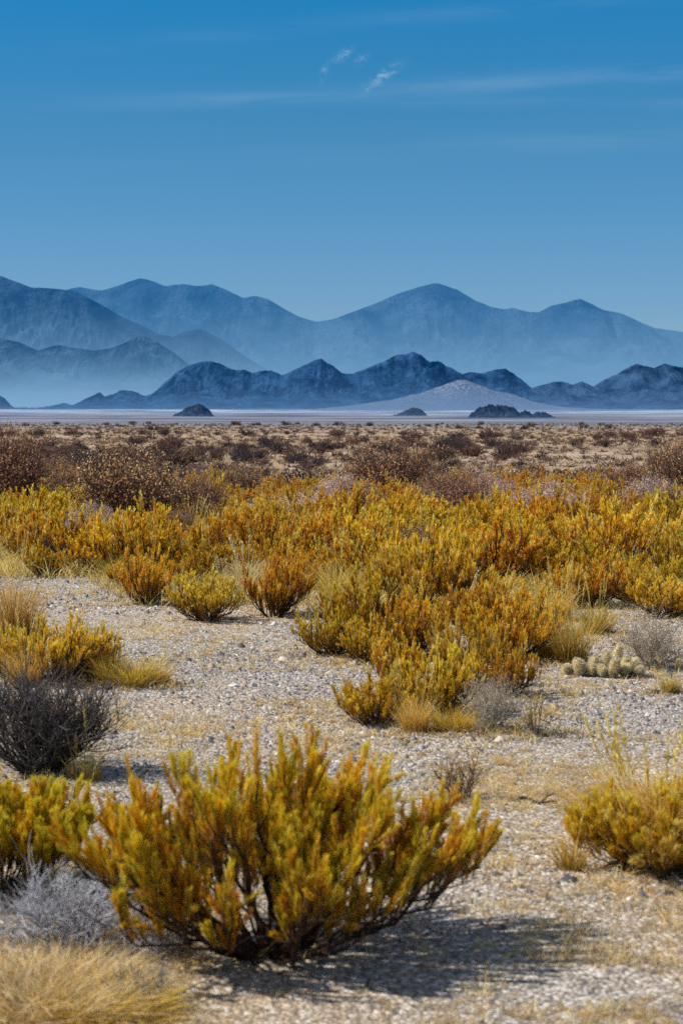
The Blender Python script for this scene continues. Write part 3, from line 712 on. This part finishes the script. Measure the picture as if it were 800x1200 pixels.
def f1(x, y, px, py):
    if y > 16.5 and float(fbm(x * .55 + 3, y * .4, 47, 2)) < .35: return
    q = rng.random(); g = float(fbm(x * .35, y * .35, 91, 2))
    if q < .55:
        k = 'yellow' if g > .56 or rng.random() < .15 else 'amber'
        add(k, x, y, rng.choice([.24, .36, .5, .6, .74]) * rng.uniform(.9, 1.1), rng.uniform(.8, 1.15), None, 'shrub')
    elif q < .74: add('gold', x, y, rng.uniform(.28, .45), rng.uniform(.8, 1.1), None, 'grass tuft')
    elif q < .85: add('straw', x, y, rng.uniform(.22, .34), rng.uniform(.9, 1.2), None, 'grass tuft')
    elif q < .93: add('olive', x, y, rng.uniform(.22, .34), 1, None, 'grass tuft')
    else: add(rng.choice(['buff', 'lilac', 'dark', 'brown']), x, y, rng.uniform(.3, .5), rng.uniform(.8, 1.0), None, 'shrub')
scatter(14.5, 25, .56, 5500, f1)
def f2(x, y, px, py):
    q = rng.random()
    if q < .74:
        k = 'orange' if rng.random() < min(1, .15 + (y - 25) / 10) else ('amber' if rng.random() < .7 else 'yellow')
        add(k, x, y, rng.uniform(.42, .64), rng.uniform(.95, 1.25), None, 'shrub')
    elif q < .80: add('straw', x, y, rng.uniform(.3, .45), 1.2, None, 'grass tuft')
    elif q < .88: add('lilac', x, y, rng.uniform(.4, .6), 1.0, None, 'shrub')
    else: add('brown', x, y, rng.uniform(.45, .72), rng.uniform(.8, 1.1), None, 'shrub')
scatter(25, 34.5, .74, 4000, f2)

# far bands: single meshes, too small to show their parts
def flat_protos(kind, name, n=1):
    out = []
    for p in PR[kind][:n]:
        o = flat_mesh(p.root); o.name = name; out.append([o, p.H, False])
    return out
# light single-mesh versions with thicker twigs, so they hold together at distance
def far_bush(seed, col, headcol):
    r = twig_shrub('far_shrub', seed, 1.0, 1.5, 22, 1, col, .022, up=.2, nk=6, heads=1100, headcol=headcol, hs=.05)
    o = flat_mesh(r)
    for c in kids(r): bpy.data.objects.remove(c)
    bpy.data.objects.remove(r); o.name = 'far_shrub'
    return [o, 1.0, False]
FAR = [far_bush(500, (.075, .04, .042), (.13, .072, .068)), far_bush(501, (.06, .04, .045), (.10, .065, .07)), far_bush(502, (.09, .05, .04), (.20, .11, .07)), far_bush(503, (.05, .036, .05), (.085, .058, .072))]
def add_far(x, y, h, label, group, sel=None):
    p = FAR[sel if sel is not None else rng.randrange(4)]
    if not p[2]: o = p[0]; p[2] = True
    else: o = p[0].copy(); o.name = 'far_shrub'; COL.objects.link(o)
    o.location = (x, y, gh(x, y) - .22 * h); o.rotation_euler = (0, 0, rng.uniform(0, 6.28)); k = h; w = k * rng.uniform(.9, 1.9); o.scale = (w, w, k)
    tag(o, label, 'shrub', group); PLACED.append((x, y, h)); return o
nb = [0]
def f3(x, y, px, py):
    if nb[0] >= 230: return
    if y > 37 and float(fbm(x * .12, y * .12, 31, 2)) < .5: return
    nb[0] += 1
    add_far(x, y, rng.uniform(.35, .62), 'low purple brown shrub in the dark scrub band behind the brush field', 'purple brown shrubs in the scrub band behind the brush field')
scatter(34, 52, 1.0, 2600, f3, 30)
nb[0] = 0
def f4(x, y, px, py):
    if nb[0] >= 240: return
    if float(fbm(x * .09 + 5, y * .05, 37, 3)) < .47 + .1 * rng.random(): return
    nb[0] += 1
    add_far(x, y, rng.uniform(.14, .42) * (1 + y / 300), 'tiny dark shrub dotting the pale straw plain before the hills', 'tiny dark shrubs dotted over the straw plain')
scatter(48, 75, 1.0, 190, f4, 20)
scatter(75, 130, 1.5, 170, f4, 20)
scatter(130, 420, 3, 90, f4, 20)
for ent in FAR:
    if not ent[2]: bpy.data.objects.remove(ent[0])

# labels for the brush field, row by row
WORDS = ['first', 'second', 'third', 'fourth', 'fifth', 'sixth', 'seventh', 'eighth', 'ninth', 'tenth', 'eleventh', 'twelfth', 'thirteenth', 'fourteenth', 'fifteenth', 'sixteenth', 'seventeenth', 'eighteenth', 'nineteenth', 'twentieth']
LOOK = {'amber': 'amber brush shrub', 'yellow': 'yellow brush shrub', 'orange': 'dull orange brush shrub', 'gold': 'golden grass tuft', 'straw': 'pale straw grass tuft', 'olive': 'olive yellow grass tuft', 'buff': 'pale buff twiggy shrub', 'lilac': 'pinkish grey twiggy shrub', 'brown': 'bare brown shrub', 'dark': 'dark bare shrub'}
ROWS = [(0, 16.5, 'front'), (16.5, 18.5, 'second'), (18.5, 20.5, 'third'), (20.5, 22.5, 'fourth'), (22.5, 25, 'fifth'), (25, 28, 'sixth'), (28, 31, 'seventh'), (31, 60, 'hindmost')]
for a, b, where in ROWS:
    for kind in LOOK:
        ps = sorted([f for f in field if f[1] == kind and a <= f[3] < b], key=lambda f: f[2] / f[3])
        for i_, f in enumerate(ps):
            lk = LOOK[kind]
            if len(ps) == 1: lab = f"only {lk} in the brush field's {where} row"
            elif i_ < len(WORDS): lab = f"{lk}, {WORDS[i_]} of its kind from left in brush field's {where} row"
            else: lab = f"{lk}, {WORDS[min(len(ps) - 1 - i_, 19)]} of its kind from right in brush field's {where} row"
            tag(f[0], lab, f[5], {'shrub': 'shrubs filling the brush field', 'grass tuft': 'grass tufts among the brush field shrubs'}[f[5]])
for ps in PR.values():
    for p in ps: p.drop()

# ---------------------------------------------------------------- cactus clump
def cactus():
    rg = np.random.default_rng(9); m_body, nt = newmat('cactus_skin')
    tc = N(nt, 'ShaderNodeTexCoord'); c = ramp(nt, noise(nt, tc.outputs['Object'], 40, 3), [(.35, (.34, .24, .08)), (.65, (.75, .60, .30))])
    b = N(nt, 'ShaderNodeBsdfPrincipled'); L(nt, c, b.inputs['Base Color']); b.inputs['Roughness'].default_value = .7
    out = N(nt, 'ShaderNodeOutputMaterial'); L(nt, b.outputs[0], out.inputs[0])
    root = empty('cactus_clump'); k = 0
    for (cx, cy, hh, rr, tl) in [(-.20, 0, .07, .028, -.9), (-.15, -.04, .13, .036, -.4), (-.12, .03, .16, .036, -.2), (-.07, -.04, .12, .036, .1), (-.03, .02, .16, .036, -.1), (-.01, -.05, .10, .034, .4), (.04, .01, .18, .038, 0), (.08, -.04, .13, .036, .2), (.10, .03, .20, .038, .1), (.15, 0, .19, .036, .3), (.19, .03, .17, .036, .6), (.23, -.02, .11, .034, 1.1), (.03, -.08, .08, .034, -.5), (-.22, .04, .08, .034, -1.1), (.14, -.06, .09, .034, .7)]:
        nu, nv = 24, 14
        q_ = rg.uniform(.62, 1.25); hh *= q_; rr *= rg.uniform(.72, 1.05); cx += rg.normal() * .012; cy += rg.normal() * .03
        th = np.linspace(0, 2 * np.pi, nu, endpoint=False); ph = np.linspace(0, 1, nv)
        T, P = np.meshgrid(th, ph)
        rad = rr * np.sqrt(np.clip(1 - np.maximum((P - .6) / .4, 0) ** 2, 0, 1)) * (.75 + .25 * np.minimum(P * 3, 1)) * (1 + .12 * np.cos(T * 8)); rad[-1] = .0008
        X = np.cos(T) * rad; Y = np.sin(T) * rad; Z = P * hh
        ax = rg.uniform(-.25, .25)
        v = np.stack([X, Y, Z], -1).reshape(-1, 3)
        ct, s_ = math.cos(tl), math.sin(tl); Rm = np.array([[ct, 0, s_], [0, 1, 0], [-s_, 0, ct]])
        c2, s2 = math.cos(ax), math.sin(ax); Rm = np.array([[1, 0, 0], [0, c2, -s2], [0, s2, c2]]) @ Rm
        nrm = np.stack([np.cos(T), np.sin(T), np.clip((P - .5) * 2.2, 0, 2)], -1).reshape(-1, 3)
        vv = v @ Rm.T + np.array([cx, cy, .01 + abs(s_) * rr]); nn = norm(nrm) @ Rm.T
        i = (np.arange(nv - 1)[:, None] * nu + np.arange(nu)[None]); j = (np.arange(nv - 1)[:, None] * nu + (np.arange(nu)[None] + 1) % nu)
        f = np.stack([i, j, j + nu, i + nu], -1).reshape(-1, 4)
        st = mesh_obj('stem', vv, f, m_body, root, smooth=True)
        m = 1700; q = rg.integers(0, len(vv), m); cc = np.array([[.95, .86, .60]]) * rg.uniform(.6, 1.1, (m, 1)) * (.35 + .65 * np.clip(P.ravel()[q] * 1.8, 0, 1))[:, None]
        sv, sf, sc_ = blades(vv[q] - nn[q] * .003, nn[q] + rg.normal(size=(m, 3)) * .45, rg.uniform(.012, .028, m), .002, rg, cc, cc * 1.05)
        mesh_obj('spines', sv, sf, M_GRASS, st, sc_)
    return root
o = put(cactus(), 704, 792); s = wid(792, 78) / .50; o.scale = (s, s, s)
tag(o, 'pale cream spiny cactus clump of short finger stems on the gravel at right', 'cactus')

# ---------------------------------------------------------------- stones
def rock_mesh(rg, r, sx=1, sy=.8, sz=.55):
    import bmesh
    bm = bmesh.new(); bmesh.ops.create_icosphere(bm, subdivisions=3, radius=1)
    v = np.array([a.co[:] for a in bm.verts]); f = np.array([[q.index for q in a.verts] for a in bm.faces]); bm.free()
    d = 1 + .5 * (fbm(v[:, 0] * 1.5 + rg.uniform(0, 50), v[:, 1] * 1.5 + v[:, 2] * 1.3, int(rg.integers(0, 999)), 3) - .5) 
    for _ in range(5):
        nrm = norm(rg.normal(size=3)); t = rg.uniform(.6, .85); dt = v @ nrm; v = v - np.outer(np.maximum(dt - t, 0), nrm)
    return v * d[:, None] * r * [sx, sy, sz], f
rg = np.random.default_rng(5)
for k, (px, pb, w, colr, lab) in enumerate([(252, 640, 26, (.36, .38, .46), 'pale blue grey rock lying among the shrubs in the middle of the brush field'), (432, 604, 24, (.30, .30, .38), 'blue grey rock among the shrubs, below the rounded bare red brown shrub')]):
    x, y = ray(px, pb); r = w / F * y / 2
    v, f = rock_mesh(rg, r, 1, .8, .6)
    o = mesh_obj('rock', v, f, M_STONE, None, np.tile(np.array(colr), (len(v), 1)), smooth=False); o.location = (x, y, gh(x, y) + r * .35)
    tag(o, lab, 'rock')

def pebbles(n, seed):
    rg = np.random.default_rng(seed)
    d = np.sqrt(rg.uniform(4.4 ** 2, 24 ** 2, n * 2)) * rg.uniform(.55, 1, n * 2) ; d = np.clip(d, 4.4, 24)
    px = rg.uniform(-120, 920, len(d)); x = (px - 400) / F * d; y = d + rg.normal(size=len(d)) * .2
    dens = np.clip((fbm(x * .9, y * .9, 61, 3) - .36) * 4.5, .07, 1)
    keep = rg.random(len(x)) < dens; x = x[keep][:n]; y = y[keep][:n]; m = len(x)
    # octahedral chips
    base = np.array([[1, 0, 0], [0, 1, 0], [-1, 0, 0], [0, -1, 0], [0, 0, 1.0], [.5, .5, .75], [-.6, -.3, .7]])
    fcs = np.array([[0, 1, 5], [1, 4, 5], [5, 4, 0], [1, 2, 4], [2, 6, 4], [2, 3, 6], [3, 4, 6], [3, 0, 4]])
    r = .0034 * np.exp(rg.normal(size=m) * .62) * np.where(rg.random(m) < .02, 2.0, 1) * (.8 + y / 30)
    v = base[None] * (1 + rg.normal(size=(m, 7, 3)) * .22)
    v[:, :, 2] = v[:, :, 2] * rg.uniform(.5, 1.2, (m, 1)) - .12
    a = rg.uniform(0, 6.28, m); ca, sa = np.cos(a), np.sin(a)
    X = v[:, :, 0] * ca[:, None] - v[:, :, 1] * sa[:, None]; Y = v[:, :, 0] * sa[:, None] + v[:, :, 1] * ca[:, None]
    asp = rg.uniform(.7, 1.4, (m, 1))
    V = np.stack([X * r[:, None] * asp + x[:, None], Y * r[:, None] + y[:, None], v[:, :, 2] * r[:, None] + ground_h(x, y)[:, None]], -1)
    pal = np.array([(.10, .095, .10), (.21, .195, .19), (.34, .31, .29), (.46, .44, .43), (.66, .61, .54), (.40, .30, .22), (.12, .085, .07), (.60, .50, .40)])
    c = pal[rg.choice(len(pal), m, p=[.22, .17, .13, .12, .09, .10, .07, .10])] * rg.uniform(.8, 1.2, (m, 1))
    Fc = (fcs[None] + (np.arange(m) * 7)[:, None, None]).reshape(-1, 3)
    return mesh_obj('gravel', V.reshape(-1, 3), Fc, M_STONE, None, np.repeat(c, 7, 0))
tag(pebbles(110000, 3), 'grey, white and brown pebbles scattered over the sandy clearing', 'gravel', kind='stuff')

# ---------------------------------------------------------------- low dry grass stubble and litter
def tufts(name, n, seed, posfn, h, wd, per, cA, cB, lean=1.0):
    rg = np.random.default_rng(seed)
    x, y = posfn(rg, n); m = len(x)
    idx = np.repeat(np.arange(m), per); k = len(idx)
    hs = h * rg.uniform(.4, 1.5, m)[idx]
    sp = hs * .9
    base = np.stack([x[idx] + rg.normal(size=k) * sp * .35, y[idx] + rg.normal(size=k) * sp * .35, ground_h(x, y)[idx] - .003], 1)
    az = rg.uniform(0, 6.28, k); ti = rg.uniform(0, lean, k)
    d = np.stack([np.cos(az) * np.sin(ti), np.sin(az) * np.sin(ti), np.cos(ti)], 1)
    q = rg.random(m)[idx][:, None]; j = rg.uniform(.7, 1.2, (k, 1))
    c1 = (np.array(cA) * q + np.array(cB) * (1 - q)) * j
    w = wd * (1 + np.hypot(x, y)[idx] / 25)
    v, f, c = blades(base, d, hs * rg.uniform(.5, 1.2, k), w, rg, c1 * .6, c1, .4, 2)
    return mesh_obj(name, v, f, M_GRASS, None, c)
def near_pos(rg, n):
    d = rg.uniform(4.6, 17, n * 3); px = rg.uniform(-100, 900, n * 3); x = (px - 400) / F * d; y = d
    dens = np.clip((fbm(x * 1.3 + 9, y * 1.3, 71, 3) - .42) * 5, .02, 1) * np.where(d < 6.6, 1, np.clip(1.2 - (d - 6.6) / 6, .3, 1))
    k = rg.random(len(d)) < dens
    return x[k][:n], y[k][:n]
tag(tufts('dry_grass', 9000, 8, near_pos, .030, .0028, 22, (.95, .80, .52), (.85, .60, .28), 1.3), 'cream stubble of dead grass over the sand between the pebbles', 'dry grass', kind='stuff')
tag(tufts('dry_grass', 1500, 9, near_pos, .055, .003, 18, (1.0, .86, .48), (.95, .66, .22), 1.1), 'small yellow dead grass tufts scattered over the gravel', 'dry grass', kind='stuff')
def field_pos(rg, n):
    d = np.sqrt(rg.uniform(14 ** 2, 38 ** 2, n * 2)); px = rg.uniform(-80, 880, n * 2); x = (px - 400) / F * d
    e = np.interp(px, [q[0] for q in EDGE], [q[1] for q in EDGE]); py = Y0 + CAMH * F / d
    k = py < e + 6
    return x[k][:n], d[k][:n]
def base_pos(rg, n):
    P_ = [(a, b, c) for a, b, c in PLACED if b < 19] + [(*ray(325, 1118), .8), (*ray(325, 1118), .8), (*ray(778, 1020), .5), (*ray(50, 905), .5), (*ray(0, 1040), .6)]
    k = rg.integers(0, len(P_), n); A_ = np.array(P_)
    th = rg.uniform(0, 6.28, n); rr = A_[k, 2] * .9 * np.abs(rg.normal(size=n)) * .8
    return A_[k, 0] + np.cos(th) * rr, A_[k, 1] + np.sin(th) * rr
tag(tufts('twig_litter', 4200, 31, base_pos, .05, .004, 7, (.30, .19, .10), (.10, .06, .04), 1.75), 'dead twigs and leaf litter lying on the sand around the shrubs', 'litter', kind='stuff')
tag(tufts('straw_fringe', 1800, 32, base_pos, .06, .0035, 12, (1.0, .85, .45), (.9, .6, .15), 1.1), 'short yellow straw growing on the sand at the feet of the shrubs', 'dry grass', kind='stuff')
tag(tufts('field_grass', 9000, 12, field_pos, .27, .005, 12, (1.0, .80, .36), (.95, .60, .12), .7), 'golden undergrowth between the shrubs of the brush field', 'dry grass', kind='stuff')
def plain_pos(rg, n):
    d = np.exp(rg.uniform(np.log(34), np.log(620), n)); px = rg.uniform(-40, 840, n); x = (px - 400) / F * d
    k = (fbm(x * .05, d * .08, 83, 3) > .34) & (rg.random(n) < np.clip(1.5 - d / 420, 0, 1))
    return x[k], d[k]
tag(tufts('plain_grass', 18000, 14, plain_pos, .12, .005, 8, (.98, .76, .44), (.74, .52, .28), 1.0), 'pale straw grass covering the distant plain', 'dry grass', kind='stuff')

tag(tufts('plain_scrub', 6500, 15, plain_pos, .20, .012, 12, (.16, .09, .08), (.26, .16, .11), 1.2), 'low brown scrub scattered through the straw of the distant plain', 'scrub', kind='stuff')

# ---------------------------------------------------------------- light, sky, camera
SUN_EL, SUN_AZ = R(45), R(-92)       # azimuth clockwise from +Y (view direction)
sv = Vector((math.cos(SUN_EL) * math.sin(SUN_AZ), math.cos(SUN_EL) * math.cos(SUN_AZ), math.sin(SUN_EL)))
sl = bpy.data.lights.new('sun', 'SUN'); sl.energy = 5.0; sl.angle = R(.5); sl.color = (1, .95, .87)
so = bpy.data.objects.new('sun', sl); COL.objects.link(so); so.rotation_euler = sv.to_track_quat('Z', 'Y').to_euler()

w = bpy.data.worlds.new('World'); scene.world = w; w.use_nodes = True
nt = w.node_tree; nt.nodes.clear()
sky = N(nt, 'ShaderNodeTexSky', sky_type='NISHITA', sun_disc=False, sun_elevation=SUN_EL, sun_rotation=SUN_AZ % (2 * math.pi), altitude=1200, air_density=1.0, dust_density=.3, ozone_density=2.0)
tc = N(nt, 'ShaderNodeTexCoord'); sp = N(nt, 'ShaderNodeSeparateXYZ'); L(nt, tc.outputs['Generated'], sp.inputs[0])
el = sp.outputs[2]
yy = math_n(nt, 'MAXIMUM', sp.outputs[1], .05)
az = math_n(nt, 'DIVIDE', sp.outputs[0], yy)            # horizontal position
tint = ramp(nt, el, [(0.0, (.255, .345, .49)), (.05, (.20, .325, .50)), (.135, (.125, .34, .465)), (.21, (.034, .37, .545)), (.28, (.3, .5, .6)), (.42, (.96, .83, .71)), (1.0, (.96, .83, .69))])  # stops above the frame raised and warmed as added fill light
skyc = mixc(nt, 1.0, sky.outputs[0], mixc(nt, 1.0, tint, (1.24, 1.24, 1.24), 'MULTIPLY'), 'MULTIPLY')
# thin cirrus streaks
cv = N(nt, 'ShaderNodeCombineXYZ'); L(nt, math_n(nt, 'MULTIPLY', az, 9.0), cv.inputs[0]); L(nt, math_n(nt, 'MULTIPLY', el, 90.0), cv.inputs[1])
cn = noise(nt, cv.outputs[0], 1.0, 6, .6, .5)
def band(c0, slope, curve, wdt, amp):
    t = math_n(nt, 'SUBTRACT', el, math_n(nt, 'ADD', math_n(nt, 'MULTIPLY', az, slope), math_n(nt, 'ADD', math_n(nt, 'MULTIPLY', math_n(nt, 'MULTIPLY', az, az), curve), c0)))
    t = math_n(nt, 'DIVIDE', t, wdt); t = math_n(nt, 'MULTIPLY', t, t)
    return math_n(nt, 'MULTIPLY', math_n(nt, 'POWER', 2.718, math_n(nt, 'MULTIPLY', t, -1.0)), amp)
def e_(py): return math.sin(math.atan((Y0 - py) / F))
b1 = band(e_(112), .055, -.05, .0042, .9); b2 = band(e_(183), .04, 0, .006, .30); b3 = band(e_(34), .085, -.1, .004, .5); b4 = band(e_(122), -.02, .0, .003, .35)
bs = math_n(nt, 'ADD', math_n(nt, 'ADD', b1, b2), math_n(nt, 'ADD', b3, b4))
cl = math_n(nt, 'MULTIPLY', math_n(nt, 'MULTIPLY', bs, ramp(nt, cn, [(.32, 0.), (.68, 1.)])), math_n(nt, 'MULTIPLY_ADD', az, 3.2, .62, clamp=True))
# two small puffs
def puff(px, py, rx, ry, sl_):
    a = math_n(nt, 'SUBTRACT', az, (px - 400) / F); e = math_n(nt, 'SUBTRACT', math_n(nt, 'SUBTRACT', el, e_(py)), math_n(nt, 'MULTIPLY', a, sl_))
    a = math_n(nt, 'DIVIDE', a, rx / F); e = math_n(nt, 'DIVIDE', e, ry / F)
    return math_n(nt, 'POWER', 2.718, math_n(nt, 'MULTIPLY', math_n(nt, 'ADD', math_n(nt, 'MULTIPLY', a, a), math_n(nt, 'MULTIPLY', e, e)), -1.0))
pf = math_n(nt, 'ADD', puff(446, 95, 17, 6, .6), math_n(nt, 'ADD', puff(401, 70, 9, 5, .5), math_n(nt, 'ADD', puff(380, 90, 5, 7, .9), math_n(nt, 'MULTIPLY', puff(422, 75, 8, 5, .5), .6))))
cv2 = N(nt, 'ShaderNodeCombineXYZ'); L(nt, math_n(nt, 'MULTIPLY', az, 130.0), cv2.inputs[0]); L(nt, math_n(nt, 'MULTIPLY', el, 220.0), cv2.inputs[1])
pn = noise(nt, cv2.outputs[0], 1.0, 5, .65, 1.2)
pf = math_n(nt, 'MULTIPLY', pf, ramp(nt, pn, [(.42, 0.), (.66, 1.)]))
tot = math_n(nt, 'ADD', math_n(nt, 'MULTIPLY', cl, .20), math_n(nt, 'MULTIPLY', pf, .5), clamp=True)
skyc = mixc(nt, tot, skyc, (3.6, 4.7, 5.7))
bg = N(nt, 'ShaderNodeBackground'); bg.inputs[1].default_value = .148; L(nt, skyc, bg.inputs[0])
out = N(nt, 'ShaderNodeOutputWorld'); L(nt, bg.outputs[0], out.inputs[0])

cam = bpy.data.cameras.new('camera'); co = bpy.data.objects.new('camera', cam); COL.objects.link(co)
cam.sensor_fit = 'VERTICAL'; cam.sensor_height = 36; cam.lens = F * 36 / 1200
cam.clip_start = .1; cam.clip_end = 120000
co.location = (0, 0, CAMH); co.rotation_euler = (math.pi / 2 - PITCH, 0, 0)
cam.dof.use_dof = True; cam.dof.focus_distance = 20; cam.dof.aperture_fstop = 5.6; cam.dof.aperture_blades = 7
scene.camera = co

scene.view_settings.view_transform = 'Standard'; scene.view_settings.look = 'None'; scene.view_settings.exposure = 0; scene.view_settings.gamma = 1
scene.cycles.use_denoising = False
scene.cycles.max_bounces = 6; scene.cycles.diffuse_bounces = 3; scene.cycles.transmission_bounces = 3; scene.cycles.glossy_bounces = 1
scene.cycles.sample_clamp_indirect = 4
